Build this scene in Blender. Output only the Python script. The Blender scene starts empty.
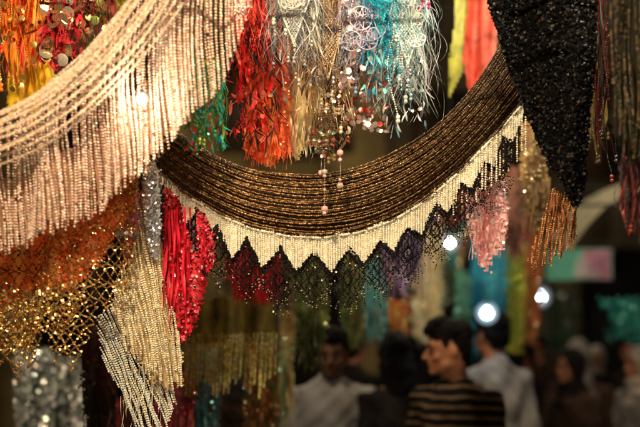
import bpy, math, random
import numpy as np
from mathutils import Vector, Matrix
rng=np.random.default_rng(7); random.seed(7)
scene=bpy.context.scene; COL=scene.collection
K=0.001125; EYE=1.6; HV=345.0      # metres per drawing unit at 1 m distance, eye height, horizon row

def W(u,v,y):
    u=np.asarray(u,float); v=np.asarray(v,float)
    return np.stack([(u-320)*K*y+0*v, 0*u+0*v+y, EYE+(HV-v)*K*y+0*u],-1)

# ---------------------------------------------------------------- materials
def mat_attr(name,rough=.5,metal=0.,transl=0.,noise=60.,amount=.5,sheen=0.,coat=0.,bump=0.,spec=.5):
    m=bpy.data.materials.new(name); m.use_nodes=True; nt=m.node_tree; N=nt.nodes; L=nt.links
    b=N['Principled BSDF']; a=N.new('ShaderNodeAttribute'); a.attribute_name='Col'
    tc=N.new('ShaderNodeTexCoord'); no=N.new('ShaderNodeTexNoise'); no.inputs['Scale'].default_value=noise; no.inputs['Detail'].default_value=4
    L.new(tc.outputs['Object'],no.inputs['Vector'])
    mr=N.new('ShaderNodeMapRange'); mr.inputs['From Min'].default_value=.3; mr.inputs['From Max'].default_value=.7
    mr.inputs['To Min'].default_value=1-amount; mr.inputs['To Max'].default_value=1+amount*.6
    L.new(no.outputs['Fac'],mr.inputs['Value'])
    vm=N.new('ShaderNodeVectorMath'); vm.operation='SCALE'
    L.new(a.outputs['Color'],vm.inputs[0]); L.new(mr.outputs['Result'],vm.inputs['Scale'])
    L.new(vm.outputs['Vector'],b.inputs['Base Color'])
    b.inputs['Roughness'].default_value=rough; b.inputs['Metallic'].default_value=metal; b.inputs['Specular IOR Level'].default_value=spec
    b.inputs['Sheen Weight'].default_value=sheen; b.inputs['Coat Weight'].default_value=coat
    if bump>0:
        bp=N.new('ShaderNodeBump'); bp.inputs['Strength'].default_value=bump; bp.inputs['Distance'].default_value=.01
        L.new(no.outputs['Fac'],bp.inputs['Height']); L.new(bp.outputs['Normal'],b.inputs['Normal'])
    if transl>0:
        t=N.new('ShaderNodeBsdfTranslucent'); L.new(vm.outputs['Vector'],t.inputs['Color'])
        mx=N.new('ShaderNodeMixShader'); mx.inputs['Fac'].default_value=transl
        L.new(b.outputs['BSDF'],mx.inputs[1]); L.new(t.outputs['BSDF'],mx.inputs[2]); L.new(mx.outputs['Shader'],N['Material Output'].inputs['Surface'])
    return m
M_bead=mat_attr('bead_glass',.2,0,.18,300,.2,coat=.4)
M_lace=mat_attr('bead_black',.45,0,0,300,.2,spec=.04)
M_beadmatte=mat_attr('bead_pearl',.3,0,.22,200,.15,coat=.3)
M_metal=mat_attr('sequin_metal',.25,.85,0,200,.2)
M_seq=mat_attr('sequin_plastic',.18,.25,.1,200,.2,coat=.5)
M_seqd=mat_attr('sequin_black',.3,0,0,200,.2,spec=.04)
M_cloth=mat_attr('cloth_weave',.8,0,.35,40,.4,bump=.3,spec=.2)
M_satin=mat_attr('cloth_satin',.45,0,.3,30,.35,bump=.2,spec=.3)
M_fluff=mat_attr('feather_fibre',.6,0,.4,80,.3)
M_swag=mat_attr('bead_bronze',.3,.4,0,60,.35)

def mat_plain(name,col,rough=.6,metal=0.,noise=8.,amount=.3,bump=.15,spec=.4):
    m=bpy.data.materials.new(name); m.use_nodes=True; nt=m.node_tree; N=nt.nodes; L=nt.links
    b=N['Principled BSDF']; tc=N.new('ShaderNodeTexCoord'); no=N.new('ShaderNodeTexNoise')
    no.inputs['Scale'].default_value=noise; no.inputs['Detail'].default_value=6
    L.new(tc.outputs['Object'],no.inputs['Vector'])
    cr=N.new('ShaderNodeValToRGB'); cr.color_ramp.elements[0].position=.3; cr.color_ramp.elements[1].position=.7
    c=np.array(col[:3]); cr.color_ramp.elements[0].color=(*(c*(1-amount)),1); cr.color_ramp.elements[1].color=(*np.minimum(c*(1+amount),1),1)
    L.new(no.outputs['Fac'],cr.inputs['Fac']); L.new(cr.outputs['Color'],b.inputs['Base Color'])
    b.inputs['Roughness'].default_value=rough; b.inputs['Metallic'].default_value=metal; b.inputs['Specular IOR Level'].default_value=spec
    if bump:
        bp=N.new('ShaderNodeBump'); bp.inputs['Strength'].default_value=bump; bp.inputs['Distance'].default_value=.02
        L.new(no.outputs['Fac'],bp.inputs['Height']); L.new(bp.outputs['Normal'],b.inputs['Normal'])
    return m
def mat_emit(name,col,s):
    m=bpy.data.materials.new(name); m.use_nodes=True; b=m.node_tree.nodes['Principled BSDF']
    b.inputs['Base Color'].default_value=(.8,.8,.8,1)
    b.inputs['Emission Color'].default_value=(*col,1); b.inputs['Emission Strength'].default_value=s
    return m
def mat_halo(name,col,s,fac):
    m=bpy.data.materials.new(name); m.use_nodes=True; N=m.node_tree.nodes; L=m.node_tree.links
    t=N.new('ShaderNodeBsdfTransparent'); e=N.new('ShaderNodeEmission'); e.inputs['Color'].default_value=(*col,1); e.inputs['Strength'].default_value=s
    mx=N.new('ShaderNodeMixShader'); mx.inputs['Fac'].default_value=fac; L.new(t.outputs[0],mx.inputs[1]); L.new(e.outputs[0],mx.inputs[2]); L.new(mx.outputs[0],N['Material Output'].inputs['Surface'])
    return m

# ---------------------------------------------------------------- mesh helpers
def mesh_np(name,V,F,C,mat,smooth=False):
    V=np.asarray(V,np.float32).reshape(-1,3); F=np.asarray(F,np.int32)
    me=bpy.data.meshes.new(name); k=F.shape[1]
    me.vertices.add(len(V)); me.vertices.foreach_set('co',V.ravel())
    me.loops.add(F.size); me.loops.foreach_set('vertex_index',F.ravel())
    me.polygons.add(len(F)); me.polygons.foreach_set('loop_start',np.arange(0,F.size,k,dtype=np.int32))
    if smooth: me.polygons.foreach_set('use_smooth',np.ones(len(F),bool))
    me.update(calc_edges=True)
    if C is not None:
        ca=me.color_attributes.new('Col','FLOAT_COLOR','POINT')
        C=np.asarray(C,np.float32)
        if C.ndim==1: C=np.tile(C,(len(V),1))
        C4=np.ones((len(V),4),np.float32); C4[:,:3]=C[:,:3]; ca.data.foreach_set('color',C4.ravel())
    me.materials.append(mat)
    return me
class Thing:
    def __init__(s,name,label,cat,loc,group=None):
        s.o=bpy.data.objects.new(name,None); s.o.empty_display_size=.1; s.o.location=loc; s.loc=np.array(loc,float)
        COL.objects.link(s.o); s.o['label']=label; s.o['category']=cat
        if group: s.o['group']=group
    def add(s,name,V,F,C,mat,smooth=False,parent=None):
        V=np.asarray(V,float).reshape(-1,3)
        if len(V)==0: return None
        o=bpy.data.objects.new(name,mesh_np(name,V-s.loc,F,C,mat,smooth)); COL.objects.link(o); o.parent=parent or s.o
        return o
def ico():
    t=(1+5**.5)/2
    v=np.array([(-1,t,0),(1,t,0),(-1,-t,0),(1,-t,0),(0,-1,t),(0,1,t),(0,-1,-t),(0,1,-t),(t,0,-1),(t,0,1),(-t,0,-1),(-t,0,1)],float); v/=np.linalg.norm(v[0])
    f=np.array([(0,11,5),(0,5,1),(0,1,7),(0,7,10),(0,10,11),(1,5,9),(5,11,4),(11,10,2),(10,7,6),(7,1,8),(3,9,4),(3,4,2),(3,2,6),(3,6,8),(3,8,9),(4,9,5),(2,4,11),(6,2,10),(8,6,7),(9,8,1)])
    return v,f
ICO=ico()
a_=np.arange(8)*math.pi/4
DISC=(np.concatenate([np.stack([np.cos(a_),0*a_,np.sin(a_)],1),[[0,-.12,0]]]),np.array([(i,(i+1)%8,8) for i in range(8)]))
a2=np.arange(20)*math.pi/10
def hoop():
    V=[];F=[]
    for r,yy in ((1,-.05),(.9,-.05),(.9,.05),(1,.05)): V+=[(r*math.cos(a),yy,r*math.sin(a)) for a in a2]
    for k in range(4):
        for i in range(20):
            a,b,c,d=k*20+i,k*20+(i+1)%20,((k+1)%4)*20+i,((k+1)%4)*20+(i+1)%20; F+=[(a,b,c),(b,d,c)]
    for q in range(7):   # woven web across the ring
        a=q*2*math.pi/7; b=a+2*math.pi*3/7; o=len(V); p0=np.array([math.cos(a),0,math.sin(a)])*.95; p1=np.array([math.cos(b),0,math.sin(b)])*.95; n=np.cross(p1-p0,[0,1,0]); n=n/np.linalg.norm(n)*.025
        V+=[tuple(p0+n),tuple(p0-n),tuple(p1+n),tuple(p1-n)]; F+=[(o,o+1,o+3),(o,o+3,o+2)]
    return np.array(V),np.array(F)
HOOP=hoop()
def rots(n,amt=math.pi):
    e=rng.uniform(-amt,amt,(n,3)); cx,cy,cz=np.cos(e).T; sx,sy,sz=np.sin(e).T; z=np.zeros(n); o=np.ones(n)
    Rx=np.stack([o,z,z,z,cx,-sx,z,sx,cx],1).reshape(n,3,3); Ry=np.stack([cy,z,sy,z,o,z,-sy,z,cy],1).reshape(n,3,3); Rz=np.stack([cz,-sz,z,sz,cz,z,z,z,o],1).reshape(n,3,3)
    return Rx@Ry@Rz
def alongR(du,dv,n):
    d=np.stack([du,0*du,-dv],1); d/=np.linalg.norm(d,axis=1)[:,None]; y=np.tile([0.,1,0],(n,1)); z=np.cross(d,y); return np.stack([d,y,z],2)
def inst(tm,P,S,C,R=None):
    tv,tf=tm; n=len(P); S=np.asarray(S,float)
    if S.ndim==0: S=np.full((n,3),S)
    elif S.ndim==1: S=np.repeat(S[:,None],3,1) if len(S)==n else np.tile(S,(n,1))
    V=tv[None]*S[:,None,:]
    if R is not None: V=np.einsum('nij,nkj->nki',R,V)
    V=V+P[:,None]; F=(tf[None]+(np.arange(n)*len(tv))[:,None,None]).reshape(-1,3)
    return V.reshape(-1,3),F,np.repeat(C,len(tv),0)
def inpoly(poly,U,V):
    p=np.asarray(poly,float); r=np.zeros(U.shape,bool); n=len(p)
    for i in range(n):
        x0,y0=p[i]; x1,y1=p[(i+1)%n]
        if y0==y1: continue
        c=((y0>V)!=(y1>V))&(U<(x1-x0)*(V-y0)/(y1-y0)+x0); r^=c
    return r
def catmull(pts,n=200):
    p=np.asarray(pts,float); p=np.vstack([2*p[0]-p[1],p,2*p[-1]-p[-2]]); out=[]
    m=len(p)-3; T=np.linspace(0,m-1e-6,n)
    for t in T:
        i=int(t); f=t-i; a,b,c,d=p[i:i+4]
        out.append(.5*(2*b+(c-a)*f+(2*a-5*b+4*c-d)*f*f+(3*b-a-3*c+d)*f**3))
    out=np.array(out); s=np.r_[0,np.cumsum(np.linalg.norm(np.diff(out,axis=0),axis=1))]
    t=np.linspace(0,s[-1],n); return np.stack([np.interp(t,s,out[:,k]) for k in range(p.shape[1])],1)
def colvar(base,n,var=.25):
    base=np.array(base,float)
    C=np.tile(base,(n,1)) if base.ndim==1 else base[rng.integers(0,len(base),n)]
    return np.clip(C*rng.uniform(1-var,1+var,(n,1))*rng.uniform(1-var*.25,1+var*.25,(n,3)),0,1)
def mkfold(A,f,ph=None):
    ph=rng.uniform(0,6) if ph is None else ph
    return lambda u,v: A*np.sin(u*f+ph+.6*np.sin(v*.021+ph))+.35*A*np.sin(u*f*2.3+v*.03+ph*2)
NOF=lambda u,v:0*u
def place(u,v,y,fold,off=0):
    P=W(u,v,y); P[...,1]+=fold(u,v)+off; return P
def cloth(poly,y,fold,col,step=2.,off=0,var=.1,fray=0.):
    p=np.asarray(poly,float); u0,v0=p.min(0); u1,v1=p.max(0)
    U,V=np.meshgrid(np.arange(u0-step,u1+step,step),np.arange(v0-step,v1+step,step))
    cu=U[:-1,:-1]+step/2; cv=V[:-1,:-1]+step/2
    keep=inpoly(p,cu+fray*rng.normal(size=cu.shape),cv+fray*rng.normal(size=cu.shape))
    P=place(U,V,y,fold,off).reshape(-1,3); nx=U.shape[1]
    j,i=np.nonzero(keep); a=j*nx+i
    F=np.stack([a,a+1,a+nx+1,a+nx],1); used,inv=np.unique(F,return_inverse=True)
    F=inv.reshape(-1,4); P=P[used]
    uu=U.ravel()[used]; vv=V.ravel()[used]
    base=np.array(col,float)
    if base.ndim==1: C=np.tile(base,(len(P),1))
    else:
        ph=rng.uniform(0,6,3); k=(np.sin(uu*.32+ph[0]+vv*.01)+.8*np.sin(uu*.13+vv*.035+ph[1])+.6*np.sin(vv*.09+ph[2])+2.4)/4.8*(len(base)-1)
        k=np.clip(k,0,len(base)-1.001); i0=k.astype(int); fr=(k-i0)[:,None]; C=base[i0]*(1-fr)+base[np.minimum(i0+1,len(base)-1)]*fr
    C=np.clip(C*rng.uniform(1-var,1+var,(len(P),1)),0,1)
    return P,F,C
def strands(poly,y,fold,col,du=5,dv=3,r=1.6,off=0,sway=1.,hem=6,var=.2,skip=0.,coh=0.,asp=(.9,1.2),pat=None,slant=0.):
    p=np.asarray(poly,float); u0,v0=p.min(0); u1,v1=p.max(0)
    us=np.arange(u0-abs(slant)*(v1-v0),u1+abs(slant)*(v1-v0),du); us=us+rng.uniform(-.25,.25,len(us))*du; vs=np.arange(v0,v1+8,dv)
    U,V=np.meshgrid(us,vs); U=U+slant*(V-v0)+slant*.6*(V-v0)*((V-v0)/(v1-v0)-1)*-.5
    h=rng.uniform(-hem,hem*.2,len(us))[None]; ph=rng.uniform(0,6,len(us))[None]
    keep=inpoly(p,U+0*V,V-h*((V-v0)/(v1-v0)))
    if skip: keep&=(rng.random(U.shape)>skip)
    V=V+rng.uniform(0,dv,len(us))[None]
    U2=U+sway*np.sin(V*.035+ph)*((V-v0)/(v1-v0)+.2)+rng.normal(0,.1,U.shape)+coh*np.sin(V*.03+U*.02)
    yo=np.broadcast_to(rng.uniform(-.004,.004,len(us))[None],U.shape)
    u=U2[keep]; v=V[keep]; P=place(u,v,y,fold,off); P[:,1]+=yo[keep]
    n=len(P); C=colvar(col,n,var)
    if pat is not None: C=np.clip(C*pat(u,v)[:,None],0,1)
    s=K*y*r*rng.uniform(.85,1.15,n)
    S=np.stack([s,s,s*rng.uniform(*asp,n)],1)
    return inst(ICO,P,S,C,rots(n,.3))
def scatter(poly,y,fold,col,n,r,off=-.006,tilt=.7,tm=DISC,var=.3):
    p=np.asarray(poly,float); u0,v0=p.min(0); u1,v1=p.max(0)
    u=rng.uniform(u0,u1,n*4); v=rng.uniform(v0,v1,n*4); k=inpoly(p,u,v); u=u[k][:n]; v=v[k][:n]
    P=place(u,v,y,fold,off); P[:,1]-=rng.uniform(0,.006,len(u)); m=len(u)
    return inst(tm,P,K*y*r*rng.uniform(.6,1.25,m),colvar(col,m,var),rots(m,tilt))
def lattice(polys,y,fold,col,sp=8,step=2.2,r=1.2,slope=1.1,off=0,tm=ICO,var=.3,tilt=.6,wob=.5):
    allu=[];allv=[]
    for p in polys:
        p=np.asarray(p,float); u0,v0=p.min(0); u1,v1=p.max(0)
        for sg in (1,-1):
            c0=math.floor((v0-max(slope*u0*sg,slope*u1*sg))/sp)*sp; c1=v1-min(slope*u0*sg,slope*u1*sg)
            cs=np.arange(c0,c1,sp); us=np.arange(u0,u1,step/math.sqrt(1+slope**2))
            U,Cc=np.meshgrid(us,cs); V=U*slope*sg+Cc; V=V+wob*np.sin(U*.35+Cc); k=inpoly(p,U,V); allu.append(U[k]); allv.append(V[k])
    u=np.concatenate(allu); v=np.concatenate(allv); P=place(u,v,y,fold,off); n=len(u); P[:,1]+=rng.normal(0,.001,n)
    return inst(tm,P,K*y*r*rng.uniform(.75,1.2,n),colvar(col,n,var),rots(n,tilt))
def line_beads(pts,y,fold,col,step,r,off=0,tm=ICO,var=.25,jit=0.,asp=1.):
    c=catmull(pts,200); L=np.linalg.norm(np.diff(c,axis=0),axis=1).sum(); n=max(2,int(L/step)); i=np.linspace(0,199,n).astype(int)
    u=c[i,0]+rng.normal(0,jit+1e-6,n); v=c[i,1]+rng.normal(0,jit+1e-6,n); P=place(u,v,y,fold,off); s=K*y*r*rng.uniform(.85,1.15,n)
    return inst(tm,P,np.stack([s,s,s*asp],1),colvar(col,n,var),rots(n,.6))
def merge(*a):
    V=[];F=[];C=[];o=0
    for v,f,c in a:
        V.append(v);F.append(f+o);C.append(c);o+=len(v)
    return np.concatenate(V),np.concatenate(F),np.concatenate(C)
def ribbons(u0,u1,v0,v1,n,w,y,col,wav=4,spread=0.,tab=0.,depth=.03,segs=16,vstart=10,lenvar=.35,var=.3):
    V=[];F=[];C=[]; o=0
    for k in range(n):
        u=rng.uniform(u0,u1); vs=v0+rng.uniform(0,vstart); ve=v0+(v1-v0)*rng.uniform(1-lenvar,1.0)
        t=np.linspace(0,1,segs); v=vs+(ve-vs)*t; ph=rng.uniform(0,6); fr=rng.uniform(3,8)
        uc=u+spread*(u-(u0+u1)/2)*t**1.5+wav*np.sin(fr*t+ph)*t+rng.normal(0,wav*.3)*t
        ww=w*rng.uniform(.5,1.2)*((1-t**4)*(1-tab)+tab*np.abs(np.sin(math.pi*rng.uniform(1,3)*t+ph))*(1-t**6)+.08)
        tw=ph+rng.uniform(1,4)*t*2; yy=rng.uniform(-depth,depth)+.01*np.sin(fr*t*1.3+ph*2)
        Pc=W(uc,v,y); Pc[:,1]+=yy; d=np.stack([np.cos(tw)*.85+.15,np.sin(tw)*.6,0*t],1)*(ww*K*y)[:,None]
        V.append(np.stack([Pc-d,Pc+d],1).reshape(-1,3)); i=np.arange(segs-1)*2+o; F.append(np.stack([i,i+1,i+3,i+2],1)); o+=2*segs
        C.append(np.repeat(colvar(col,1,var),2*segs,0))
    return np.concatenate(V),np.concatenate(F),np.concatenate(C)
def bead_strings(u0,u1,v0,v1,n,y,col,r=1.,wav=5,step=2.3,drop=True):
    out=[]
    for k in range(n):
        u=rng.uniform(u0,u1); ve=v0+(v1-v0)*rng.uniform(.45,1.05); w=rng.normal(0,wav,4); off=-.035-rng.uniform(0,.02)
        c=np.array(col[rng.integers(0,len(col))])
        out.append(line_beads([(u,v0),(u+w[0]*.5,v0+(ve-v0)*.4),(u+w[2]*.7,v0+(ve-v0)*.7),(u+w[1]*.8,ve)],y,NOF,c,step,r*rng.uniform(.6,1.1),off=off))
        if drop: out.append(line_beads([(u+w[1]*.8,ve+1),(u+w[1]*.8,ve+5)],y,NOF,col[rng.integers(0,len(col))],3.4,r*rng.uniform(1.2,2.4),off=off,asp=1.2))
    return merge(*out)
def ctr(poly,y): 
    p=np.asarray(poly,float); return tuple(W(p[:,0].mean(),p[:,1].min(),y))

# ================================================================= MAIN SWAG
Y=2.5
up=catmull([(140,94),(160,116),(192,142),(225,160),(265,172),(320,175),(375,162),(425,134),(462,100),(490,62),(512,20),(520,-15)],500)
lo=catmull([(132,140),(150,162),(170,181),(195,200),(230,219),(265,231),(312,237),(360,231),(405,213),(445,184),(485,145),(522,104),(560,60)],500)
t=Thing('beaded_shawl','dark bronze brown beaded shawl with cream zigzag band and black bead lace','shawl',tuple(W(320,120,Y)))
def rope(c,Y,yoff,r,step,cols,tw,phs,shade=None,var=.18,lng=1.4):
    m=len(c); L=np.linalg.norm(np.diff(c,axis=0),axis=1).sum(); n=int(L/step); i=np.linspace(0,m-1.001,n)
    cu=np.interp(i,range(m),c[:,0]); cv=np.interp(i,range(m),c[:,1]); du=np.gradient(cu); dv=np.gradient(cv)
    P=W(cu,cv,Y); ph=np.arange(n)*1.25+phs
    P[:,1]+=yoff+tw*np.sin(ph); P[:,2]+=tw*np.cos(ph)
    s=K*Y*r*rng.uniform(.88,1.12,n); C=colvar(cols,n,var)
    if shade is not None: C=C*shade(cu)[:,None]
    R=alongR(du,dv,n)@rots(n,.3)
    return inst(ICO,P,np.stack([s*lng,s,s*.9],1),C,R)
NR=23; parts=[]
shd=lambda u: np.interp(u,[135,180,230,300,380,440,500],[.45,.8,1.1,1.05,.8,.45,.25])  # lit middle and darker ends of the swag, painted into the bead colour
for j in range(NR+1):
    f=j/NR; c=up*(1-f)+lo*f; wv=.7*np.sin(np.linspace(0,9,500)+j*1.7)+.35*np.sin(np.linspace(0,31,500)+j*.9); c=c+np.stack([0*wv,wv],1)
    tone=.65+.5*(math.sin(j*2.4)*.5+.5)
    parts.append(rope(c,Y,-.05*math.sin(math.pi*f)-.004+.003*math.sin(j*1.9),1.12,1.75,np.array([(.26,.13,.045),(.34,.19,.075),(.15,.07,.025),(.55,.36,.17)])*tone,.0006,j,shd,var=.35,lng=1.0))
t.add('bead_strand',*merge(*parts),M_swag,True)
V=[];n=160;ii=np.linspace(0,499,n).astype(int)
for f in np.linspace(0.02,.98,10):
    c=up*(1-f)+lo*f; P=W(c[ii,0],c[ii,1],Y); P[:,1]+=-.05*math.sin(math.pi*f)+.006; V.append(P)
V=np.array(V); F=[(a*n+b,a*n+b+1,(a+1)*n+b+1,(a+1)*n+b) for a in range(9) for b in range(n-1)]
t.add('backing_cloth',V.reshape(-1,3),F,np.array([.025,.012,.006]),M_cloth,True)
lov=lambda u: np.interp(u,lo[:,0],lo[:,1])
low_u=np.array([156,181,205,232,262,296,331,364,394,422,448,472,494,512])
ap_u=(low_u[1:]+low_u[:-1])/2+np.array([0,1,-1,.5,1,-1,0,1,-1,.5,0,1,0])
lowd=np.array([38,38,39,37,36,34,36,33,33,31,31,30,29,27]); apd=15
hem=[]
for k in range(len(low_u)):
    hem.append((low_u[k],lov(low_u[k])+lowd[k]))
    if k<len(ap_u): hem.append((ap_u[k],lov(ap_u[k])+apd))
us=np.linspace(144,522,120)
wp=[(u,lov(u)-3) for u in us]+[(524,112)]+hem[::-1]+[(144,164)]
hemfold=lambda u,v:.006*np.sin(u*.18)
cream=[(.97,.92,.76),(.94,.87,.68),(.98,.95,.84)]
t.add('zigzag_band',*cloth(wp,Y,hemfold,(.97,.91,.74),1.,off=.004,var=.06),M_cloth)
t.add('band_beads',*strands(wp,Y,hemfold,cream,du=2.5,dv=1.9,r=1.1,hem=0,sway=.2,off=-.002,var=.08),M_beadmatte,True)
t.add('band_edging',*line_beads([(u,lov(u)+1) for u in np.linspace(146,522,30)],Y,hemfold,(.95,.9,.75),2.6,1.6,off=-.008),M_bead,True)
tipd=np.array([28,48,56,60,66,60,66,58,60,54,54,48,46])
blk=[(.007,.005,.005),(.010,.008,.009),(.014,.012,.012)]
lacef=lambda u,v:.012*np.sin(u*.17)+.005*np.sin(v*.2)
for k,a in enumerate(ap_u):
    A=(a,lov(a)+apd-3); Lp=(low_u[k]+.5,lov(low_u[k])+lowd[k]+1); Rp=(low_u[k+1]-.5,lov(low_u[k+1])+lowd[k+1]+1)
    L2=(Lp[0]-1,Lp[1]+15); R2=(Rp[0]+1,Rp[1]+15); T=(a+rng.uniform(-3,3),lov(a)+apd+tipd[k]-8)
    kite=[A,Rp,R2,T,L2,Lp]; lac=[lattice([kite],Y,lacef,blk,sp=8.5,step=1.5,r=.8,slope=1.5+rng.uniform(-.3,.3),off=.004,wob=1.6),
        strands(kite,Y,lacef,blk,du=3.6,dv=1.9,r=.85,sway=1.2,hem=8,skip=.1,off=.006)]
    for p,q,cnt in ((A,Lp,4),(A,Rp,4)):
        for o_ in range(cnt): lac.append(line_beads([[p[0],p[1]+o_*2.1],[(p[0]+q[0])/2+rng.normal(0,1),(p[1]+q[1])/2+o_*2.1],[q[0],q[1]+o_*2.1]],Y,lacef,blk,1.6,1.2,off=.002,jit=.5))
    for p,q in ((L2,T),(R2,T)): lac.append(line_beads([p,[(p[0]+q[0])/2+rng.normal(0,1.5),(p[1]+q[1])/2+2],q],Y,lacef,blk,1.8,1.0,jit=.5))
    M=((Lp[0]+Rp[0])/2,(A[1]+T[1])/2+2)
    for sg in (-1,1): lac.append(line_beads([(M[0],M[1]-8),(M[0]+sg*5,M[1]),(M[0],M[1]+8)],Y,lacef,blk,1.4,1.2,jit=.3))
    wdt=low_u[k+1]-low_u[k]
    for q in range(13):   # loose dangling strings along the lower edge
        fq=(q-6)/6; u=a+fq*wdt*.5; v=T[1]-abs(fq)*(T[1]-L2[1])-2; ln=rng.uniform(5,20); lac.append(line_beads([(u,v),(u+rng.normal(0,.7),v+ln*.5),(u+rng.normal(0,1.6),v+ln)],Y,lacef,blk+[(.3,.25,.18)],1.9,.75))
    t.add('lace_point',*merge(*lac),M_lace,True)
    t.add('lace_sparkle',*scatter([A,Rp,R2,(T[0],T[1]+16),L2,Lp],Y,lacef,[(.01,.01,.01)]*2+[(.7,.6,.45)],26,.8,off=.0,tilt=1.2),M_seq)
rp=[(430,lov(430)+8)]+[(u,lov(u)) for u in np.linspace(432,524,20)]+[(530,150),(515,165),(500,178),(485,196),(468,208),(450,214),(432,224)]
t.add('cream_fringe',*strands(rp,Y,mkfold(.012,.1),[(.95,.88,.7),(.85,.72,.5),(.97,.92,.78)],du=4.6,dv=2.4,r=1.1,off=-.004,hem=16),M_bead,True)
def pend(u,v0,v1,y,beads):
    q=Thing('bead_pendant','thin thread with pink and clear glass drops','pendant',tuple(W(u,v0,y)),'bead pendants')
    q.add('thread',*line_beads([(u,v0),(u+.3,(v0+v1)/2),(u,v1)],y,NOF,(.5,.4,.35),1.5,.55),M_bead,True)
    for b,r in beads:
        q.add('glass_drop',*inst(ICO,np.array([W(u,b,y)]),np.array([r])*K*y,colvar([(.8,.42,.4),(.85,.55,.5),(.6,.45,.38)],1,.2),rots(1)),M_bead,True)
pend(324.5,150,211,2.38,[(153,3.2),(172,3.6),(176,2.2),(190,2),(209,4),(213,2.5)])
pend(340,148,188,2.38,[(153,4),(160,2.5),(186,4.2),(180,2)])
pend(321,140,175,2.4,[(148,3.5),(173,3.5)])

# ================================================================= CREAM DRAPE
Y=2.15
ru=catmull([(-40,140),(0,121),(40,102),(75,75),(105,45),(130,12),(145,-20)],400)
rl=catmull([(-40,180),(0,170),(50,150),(100,113),(145,66),(180,20),(200,-20)],400)
t=Thing('cream_beaded_drape','cream beaded curtain shawl swept up in thick rope rows','shawl',tuple(W(80,0,Y)))
parts=[]
for j in range(13):
    f=j/12; c=ru*(1-f)+rl*f; wv=.9*np.sin(np.linspace(0,8,400)+j*2.1)+.4*np.sin(np.linspace(0,23,400)+j); c=c+np.stack([wv*.5,wv],1)
    cc=np.array([(.84,.64,.47),(.9,.73,.57),(.72,.5,.34)])*(1 if j%3 else .78)
    for q in range(2): parts.append(rope(c,Y,-.055-.05*math.sin(math.pi*f)+.006*math.sin(j*2.3),1.35,2.1,cc,.0018,j+q*math.pi,var=.22,lng=1.0))
t.add('rope_row',*merge(*parts),M_beadmatte,True)
dp=[(u,v+0) for u,v in ru[::10]]+[(262,-20),(250,15),(236,45),(222,75),(205,100),(188,122),(165,140),(140,172),(110,200),(75,222),(40,238),(0,252),(-40,260)]
cf=mkfold(.03,.085,1.)
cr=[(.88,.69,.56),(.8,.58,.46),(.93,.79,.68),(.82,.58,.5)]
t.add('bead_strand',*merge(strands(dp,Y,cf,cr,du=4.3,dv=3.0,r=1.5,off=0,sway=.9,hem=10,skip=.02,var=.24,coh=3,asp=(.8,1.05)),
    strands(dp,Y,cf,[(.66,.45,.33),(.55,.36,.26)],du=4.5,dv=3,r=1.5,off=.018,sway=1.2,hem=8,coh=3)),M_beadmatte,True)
t.add('backing_net',*cloth([(u,v+6) for u,v in rl[::10] if u<185]+[(190,90),(170,120),(140,160),(110,190),(75,212),(40,228),(0,242),(-40,250)],Y,cf,(.4,.22,.14),3.,off=.035,fray=2),M_cloth)

# ================================================================= GOLD NET SHAWL
Y=2.32
gp=[(-40,262),(0,252),(50,236),(95,205),(138,168),(141,200),(137,240),(131,285),(120,300),(112,296),(104,318),(97,300),(90,332),(84,345),(74,376),(66,352),(58,366),(48,330),(40,352),(30,372),(22,350),(14,385),(4,360),(-8,374),(-40,360)]
gf=mkfold(.03,.07,.4)
t=Thing('gold_net_shawl','gold sequin fishnet shawl over burnt orange cloth with pointed hem','shawl',ctr(gp,Y))
gc=[(.8,.52,.18),(.6,.34,.09),(.9,.72,.36),(.4,.2,.06)]
t.add('sequin_net',*merge(lattice([gp],Y,gf,gc,sp=9.5,step=1.9,r=1.2,slope=1.15,off=-.004,tm=DISC,tilt=.9,wob=2.2),
      lattice([gp],Y,gf,gc,sp=9.5,step=1.6,r=.7,slope=1.15,off=.0,wob=2.2)),M_metal)
den=[(-40,290),(0,290),(50,290),(85,280),(90,290),(80,310),(62,340),(48,318),(30,352),(14,345),(0,352),(-40,340)]
t.add('sequins',*scatter(den,Y,gf,gc,1300,1.6,off=-.002,tilt=1.),M_metal)
t.add('orange_lining',*cloth([(-40,255),(0,246),(50,228),(95,196),(138,158),(134,205),(112,228),(98,262),(70,292),(30,290),(0,310),(-40,310)],Y,gf,[(.8,.17,.03),(.65,.09,.02),(.85,.3,.06)],2.,off=.014,fray=1.),M_satin)
t.add('red_trim',*scatter([(40,228),(90,205),(85,250),(60,262),(44,250)],Y,gf,[(.85,.14,.03),(.9,.35,.08)],260,1.8,off=-.004),M_seq)
Y=2.42
p=[(142,180),(152,176),(158,215),(162,258),(168,300),(184,360),(183,388),(174,382),(164,392),(155,380),(150,384),(140,360),(124,342),(112,312),(116,285),(130,270),(140,235)]
cf2=mkfold(.02,.12)
t=Thing('cream_cascade_shawl','cream shawl of dense curved bead strings hanging in points','shawl',ctr(p,Y))
pt=lambda u,v: .72+.36*((np.abs(((u*1.3+v)/24)%1-.5)<.3)^(np.abs(((u*1.3-v)/24)%1-.5)<.3))
crc=[(.95,.84,.6),(.9,.75,.48),(.97,.9,.72)]
t.add('bead_string',*merge(strands(p,Y,cf2,crc,du=2.9,dv=2.1,r=1.15,sway=1.2,coh=2,hem=14,var=.15,pat=pt,slant=.12),strands(p,Y,cf2,crc,du=4,dv=2.3,r=1.2,off=-.012,sway=2.2,coh=2,hem=26,var=.15,slant=.2)),M_beadmatte,True)
t.add('lining',*cloth(p,Y,cf2,(.6,.43,.22),2.,off=.015,fray=1.5),M_cloth)
p=[(96,316),(112,300),(126,322),(142,346),(158,370),(172,388),(176,406),(166,425),(160,456),(148,450),(134,420),(116,388),(100,356)]
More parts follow.
